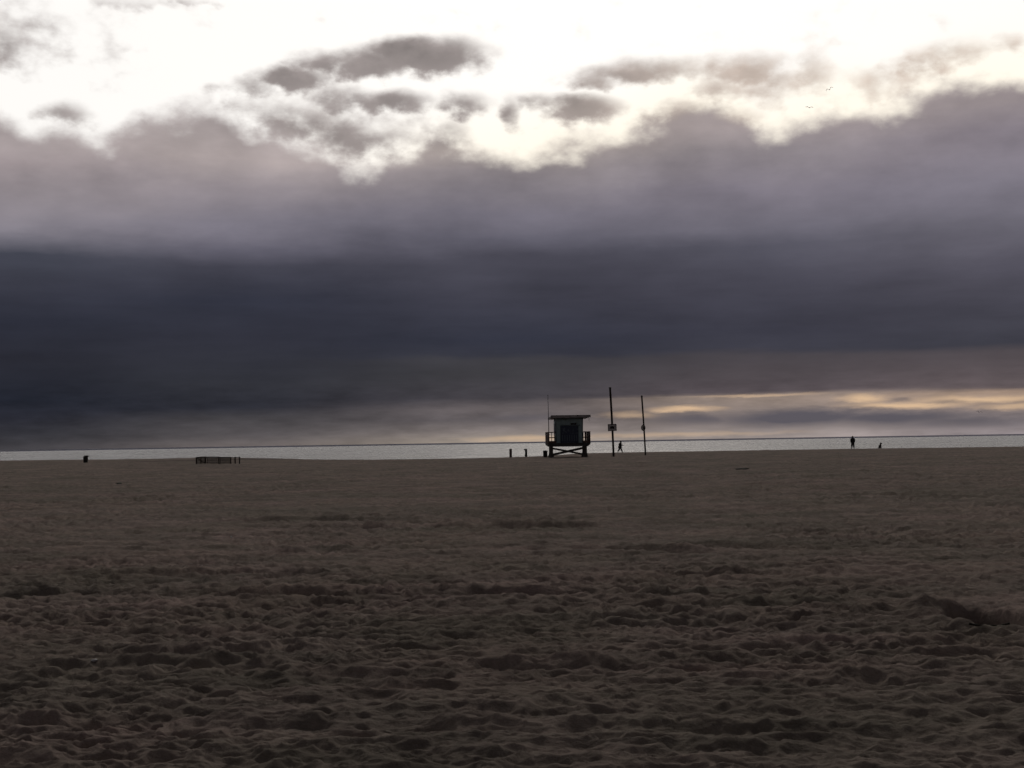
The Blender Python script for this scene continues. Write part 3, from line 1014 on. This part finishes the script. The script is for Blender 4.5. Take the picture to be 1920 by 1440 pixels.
def person(px, py, face, J, jacket, trouser, label, hood=False):
    """J: joint positions in the figure's frame, +x = facing direction, z up"""
    p = spot(px, py)
    root = thing('person', label, 'person', p, face, 'people on the shore')
    V = {k: Vector(v) for k, v in J.items()}
    hd = V['head']
    up = Vector((hd - V['neck'])).normalized()
    fx = Vector((1, 0, 0))
    pts = {'pelvis': (*V['pelvis'], (.13, .10)), 'waist': (*V['waist'], (.12, .095)), 'chest': (*V['chest'], (.15, .11)), 'neck': (*V['neck'], .055),
           'chin': (*(V['neck'] + (hd - V['neck']) * .45 + fx * .015), .07), 'head': (*hd, (.085, .10)), 'crown': (*(hd + up * .09), .07)}
    ed = [('pelvis', 'waist'), ('waist', 'chest'), ('chest', 'neck'), ('neck', 'chin'), ('chin', 'head'), ('head', 'crown')]
    pts['nose'] = (*(hd + fx * .115 - up * .035), .012)
    ed.append(('head', 'nose'))
    for s in ('l', 'r'):
        pts[s + 'sh'] = (*V[s + 'sh'], .065)
        pts[s + 'el'] = (*V[s + 'el'], .045)
        pts[s + 'wr'] = (*V[s + 'wr'], .03)
        pts[s + 'hip'] = (*V[s + 'hip'], .085)
        pts[s + 'kn'] = (*V[s + 'kn'], .058)
        pts[s + 'an'] = (*V[s + 'an'], .04)
        pts[s + 'toe'] = (*V[s + 'toe'], .035)
        ed += [('chest', s + 'sh'), (s + 'sh', s + 'el'), (s + 'el', s + 'wr'), ('pelvis', s + 'hip'), (s + 'hip', s + 'kn'), (s + 'kn', s + 'an'), (s + 'an', s + 'toe')]
        hand_pts(pts, ed, V[s + 'wr'], V[s + 'wr'] - V[s + 'el'], Vector((1, 0, .1)), s)
        pts[s + 'ear'] = (*(hd + Vector((0, .095 if s == 'l' else -.095, 0))), .018)
        ed.append(('head', s + 'ear'))
    body = skin_mesh('body', pts, ed, 'skin', root, fat=1.1)
    for sy in (-.035, .035):
        MB().ball(hd + fx * .085 + Vector((0, sy, .0)), .012, .014, .012, 8).build('eye', 'eye', body, True)
    # hair or hood
    MB().ball(hd + up * .035 - fx * .03, .13, .13, .14, 16).build('hood' if hood else 'hair', 'jacket' if hood else 'hair', root, True)
    jp = {'pelvis': (*(V['pelvis'] - Vector((0, 0, .04))), (.185, .155)), 'waist': (*V['waist'], (.17, .14)), 'chest': (*V['chest'], (.20, .15)),
          'collar': (*(V['neck'] - Vector((0, 0, .02))), .085)}
    je = [('pelvis', 'waist'), ('waist', 'chest'), ('chest', 'collar')]
    for s in ('l', 'r'):
        jp[s + 'sh'] = (*V[s + 'sh'], .095)
        jp[s + 'el'] = (*V[s + 'el'], .072)
        jp[s + 'wr'] = (*(V[s + 'wr'] * .92 + V[s + 'el'] * .08), .052)
        je += [('chest', s + 'sh'), (s + 'sh', s + 'el'), (s + 'el', s + 'wr')]
    skin_mesh('jacket', jp, je, jacket, root, fat=1.6)
    tp = {'pelvis': (*V['pelvis'], (.155, .125))}
    te = []
    for s in ('l', 'r'):
        tp[s + 'hip'] = (*V[s + 'hip'], .108)
        tp[s + 'kn'] = (*V[s + 'kn'], .078)
        tp[s + 'an'] = (*(V[s + 'an'] + Vector((0, 0, .03))), .062)
        te += [('pelvis', s + 'hip'), (s + 'hip', s + 'kn'), (s + 'kn', s + 'an')]
        sp = {'h': (*(V[s + 'an'] - Vector((.04, 0, .03))), .05), 'm': (*((V[s + 'an'] + V[s + 'toe']) / 2 - Vector((0, 0, .01))), .048), 't': (*V[s + 'toe'], .042)}
        skin_mesh('shoe', sp, [('h', 'm'), ('m', 't')], 'shoe', root, fat=1.3)
    skin_mesh('trousers', tp, te, trouser, root, fat=1.55)
    return root


# standing, back to the camera, looking at the sea
stand = dict(pelvis=(0, 0, .95), waist=(0, 0, 1.12), chest=(.01, 0, 1.36), neck=(.01, 0, 1.52), head=(.03, 0, 1.65),
             lsh=(0, .19, 1.43), rsh=(0, -.19, 1.43), lel=(-.02, .27, 1.15), rel=(-.02, -.26, 1.15), lwr=(.10, .22, .95), rwr=(.08, -.23, .93),
             lhip=(0, .10, .88), rhip=(0, -.10, .88), lkn=(.02, .13, .48), rkn=(.02, -.13, .48), lan=(-.02, .17, .09), ran=(-.02, -.16, .09),
             ltoe=(.13, .19, .04), rtoe=(.13, -.18, .04))
person(1599.2, 841.6, R(92), stand, 'jacket', 'trouser', 'person in a dark hooded jacket standing still at the shore', hood=True)
# striding to the right, forearms swinging forward
walk = dict(pelvis=(0, 0, .88), waist=(.02, 0, 1.05), chest=(.07, 0, 1.28), neck=(.11, 0, 1.43), head=(.15, 0, 1.55),
            lsh=(.07, .18, 1.35), rsh=(.07, -.18, 1.35), lel=(-.10, .26, 1.12), rel=(.14, -.25, 1.08), lwr=(.08, .25, .98), rwr=(.40, -.20, 1.02),
            lhip=(0, .09, .82), rhip=(0, -.09, .82), lkn=(.22, .10, .46), rkn=(-.12, -.10, .43), lan=(.33, .10, .09), ran=(-.36, -.10, .14),
            ltoe=(.48, .10, .06), rtoe=(-.24, -.10, .04))
person(1162.6, 848.2, R(4), walk, 'jacket', 'trouser', 'person in dark clothes striding right between the two timber poles')

# dog sitting upright, in profile
p = spot(1650.6, 840.2)
dg_ = thing('dog', 'small dark dog sitting upright at the shore, right of the standing person', 'dog', p, R(20))
pts = {'rump': (-.16, 0, .17, (.15, .16)), 'belly': (-.06, 0, .32, (.13, .15)), 'chest': (.04, 0, .48, (.115, .14)), 'neck': (.06, 0, .62, .07),
       'skull': (.07, 0, .75, .115), 'stop': (.16, 0, .74, .085), 'muz': (.25, 0, .72, .06), 'nose': (.29, 0, .715, .042)}
ed = [('rump', 'belly'), ('belly', 'chest'), ('chest', 'neck'), ('neck', 'skull'), ('skull', 'stop'), ('stop', 'muz'), ('muz', 'nose')]
pts.update({'ta': (-.32, 0, .07, .04), 'tb': (-.48, .05, .05, .03)})
ed += [('rump', 'ta'), ('ta', 'tb')]
for s, yy in (('l', .085), ('r', -.085)):
    pts.update({s + 'sh': (.07, yy, .40, .055), s + 'wr': (.10, yy, .20, .036), s + 'pa': (.11, yy, .05, .036), s + 'to': (.165, yy, .03, .03),
                s + 'kn': (.02, yy * 1.75, .24, .075), s + 'hk': (-.15, yy * 1.7, .06, .04), s + 'hp': (.05, yy * 1.75, .035, .034),
                s + 'ea': (.035, yy * .75, .83, .03), s + 'et': (.03, yy * 1.15, .80, .018)})
    ed += [('chest', s + 'sh'), (s + 'sh', s + 'wr'), (s + 'wr', s + 'pa'), (s + 'pa', s + 'to'), ('rump', s + 'kn'), (s + 'kn', s + 'hk'), (s + 'hk', s + 'hp'),
           ('skull', s + 'ea'), (s + 'ea', s + 'et')]
db = skin_mesh('body', pts, ed, 'fur', dg_, fat=1.15)
for yy in (-.05, .05):
    MB().ball((.16, yy * 1.3, .80), .014, .012, .014, 8).build('eye', 'eye', dg_, True)
MB().ball((.325, 0, .73), .022, .024, .02, 8).build('nose', 'black', dg_, True)


# ------------------------------------------------------------------ gulls
def gull(px, py, dist, bank, lift, yaw_, label):
    d = pdir(px, py)
    root = thing('gull', label, 'bird', Vector((0, 0, CAM_H)) + d * dist, yaw_, 'gulls in the sky')
    pts = {'body': (0, 0, 0, (.075, .07)), 'fore': (.13, 0, .015, .06), 'head': (.22, 0, .03, .045), 'bill': (.29, 0, .02, .014), 'rear': (-.13, 0, 0, .045), 'tail': (-.28, 0, .01, (.05, .012))}
    ed = [('body', 'fore'), ('fore', 'head'), ('head', 'bill'), ('body', 'rear'), ('rear', 'tail')]
    skin_mesh('body', pts, ed, 'gull', root)
    for s in (-1, 1):
        span = [(.04, .0, .12), (.30, lift * .22, .13), (.48, lift * .16, .10), (.68, lift * .02, .02)]
        mb = MB()
        rings = []
        for i, (y, z, w) in enumerate(span):
            sw = (.02, .07, .03, -.12)[i]
            rings.append([mb.bm.verts.new(v) for v in ((sw + w, s * y, z), (sw + w * .3, s * y, z + .035), (sw - w, s * y, z), (sw + w * .3, s * y, z - .03))])
        for u, v in zip(rings, rings[1:]):
            for j in range(4):
                mb.bm.faces.new((u[j], u[(j + 1) % 4], v[(j + 1) % 4], v[j]))
        mb.bm.faces.new(rings[0])
        mb.bm.faces.new(rings[-1])
        mb.build('wing', 'gull', root, True)
    root.rotation_euler = (bank, 0, yaw_)


gull(1555.5, 168, 240, R(-22), 1.4, R(70), 'gull banking in the bright sky, upper of the two near each other')
gull(1517.5, 202, 240, R(6), .9, R(80), 'gull gliding level, lower of the two in the bright sky')
gull(1836, 773, 330, R(14), 1.0, R(75), 'gull low over the sea before the gold cloud, far right')


# ------------------------------------------------------------------ scraps lying on the sand
def scrap(px, py, name, w, d_, h, m, label, cat, seed):
    p = spot(px, py)
    r = random.Random(seed)
    mb = MB()
    bmesh.ops.create_icosphere(mb.bm, subdivisions=2, radius=1)
    for v in mb.bm.verts:
        k = 1 + .35 * (r.random() - .5)
        v.co = Vector((v.co.x * w / 2 * k, v.co.y * d_ / 2 * k, max(v.co.z, -.3) * h * k))
    o = mb.build(name, m)
    o.location = p + Vector((0, 0, h * .25))
    o.rotation_euler = (r.uniform(-.15, .15), r.uniform(-.15, .15), r.uniform(0, 3))
    return tag(o, label, cat)


scrap(433.8, 1003, 'paper_scrap', .05, .05, .035, 'paper', 'tiny white crumpled paper scrap on the left sand', 'litter', 1)
scrap(177, 1237, 'paper_scrap', .075, .07, .018, 'sign', 'pale grey flattened scrap lying on the near left sand', 'litter', 2)
scrap(223, 906.5, 'seaweed_clump', .5, .3, .05, 'weed', 'small dark clump on the far left sand', 'seaweed', 3)
scrap(1390, 879, 'seaweed_clump', 1.0, .5, .05, 'weed', 'flat dark clump on the far sand right of the poles', 'seaweed', 4)
p = spot(1856, 1176)  # thin bent dark strip below the hole, a chain of short tubes
mb = MB()
arc = [(-.24, -.02, .055), (-.14, .0, .03), (-.02, .01, .02), (.10, .0, .022), (.22, -.03, .05)]
for u, v in zip(arc, arc[1:]):
    mb.tube(u, v, .014, .012, 8)
st = mb.build('bent_dark_strip', 'weed', None, True)
st.location = p + Vector((0, 0, .05))
tag(st, 'thin bent dark strip lying just below the dug hole', 'driftwood')
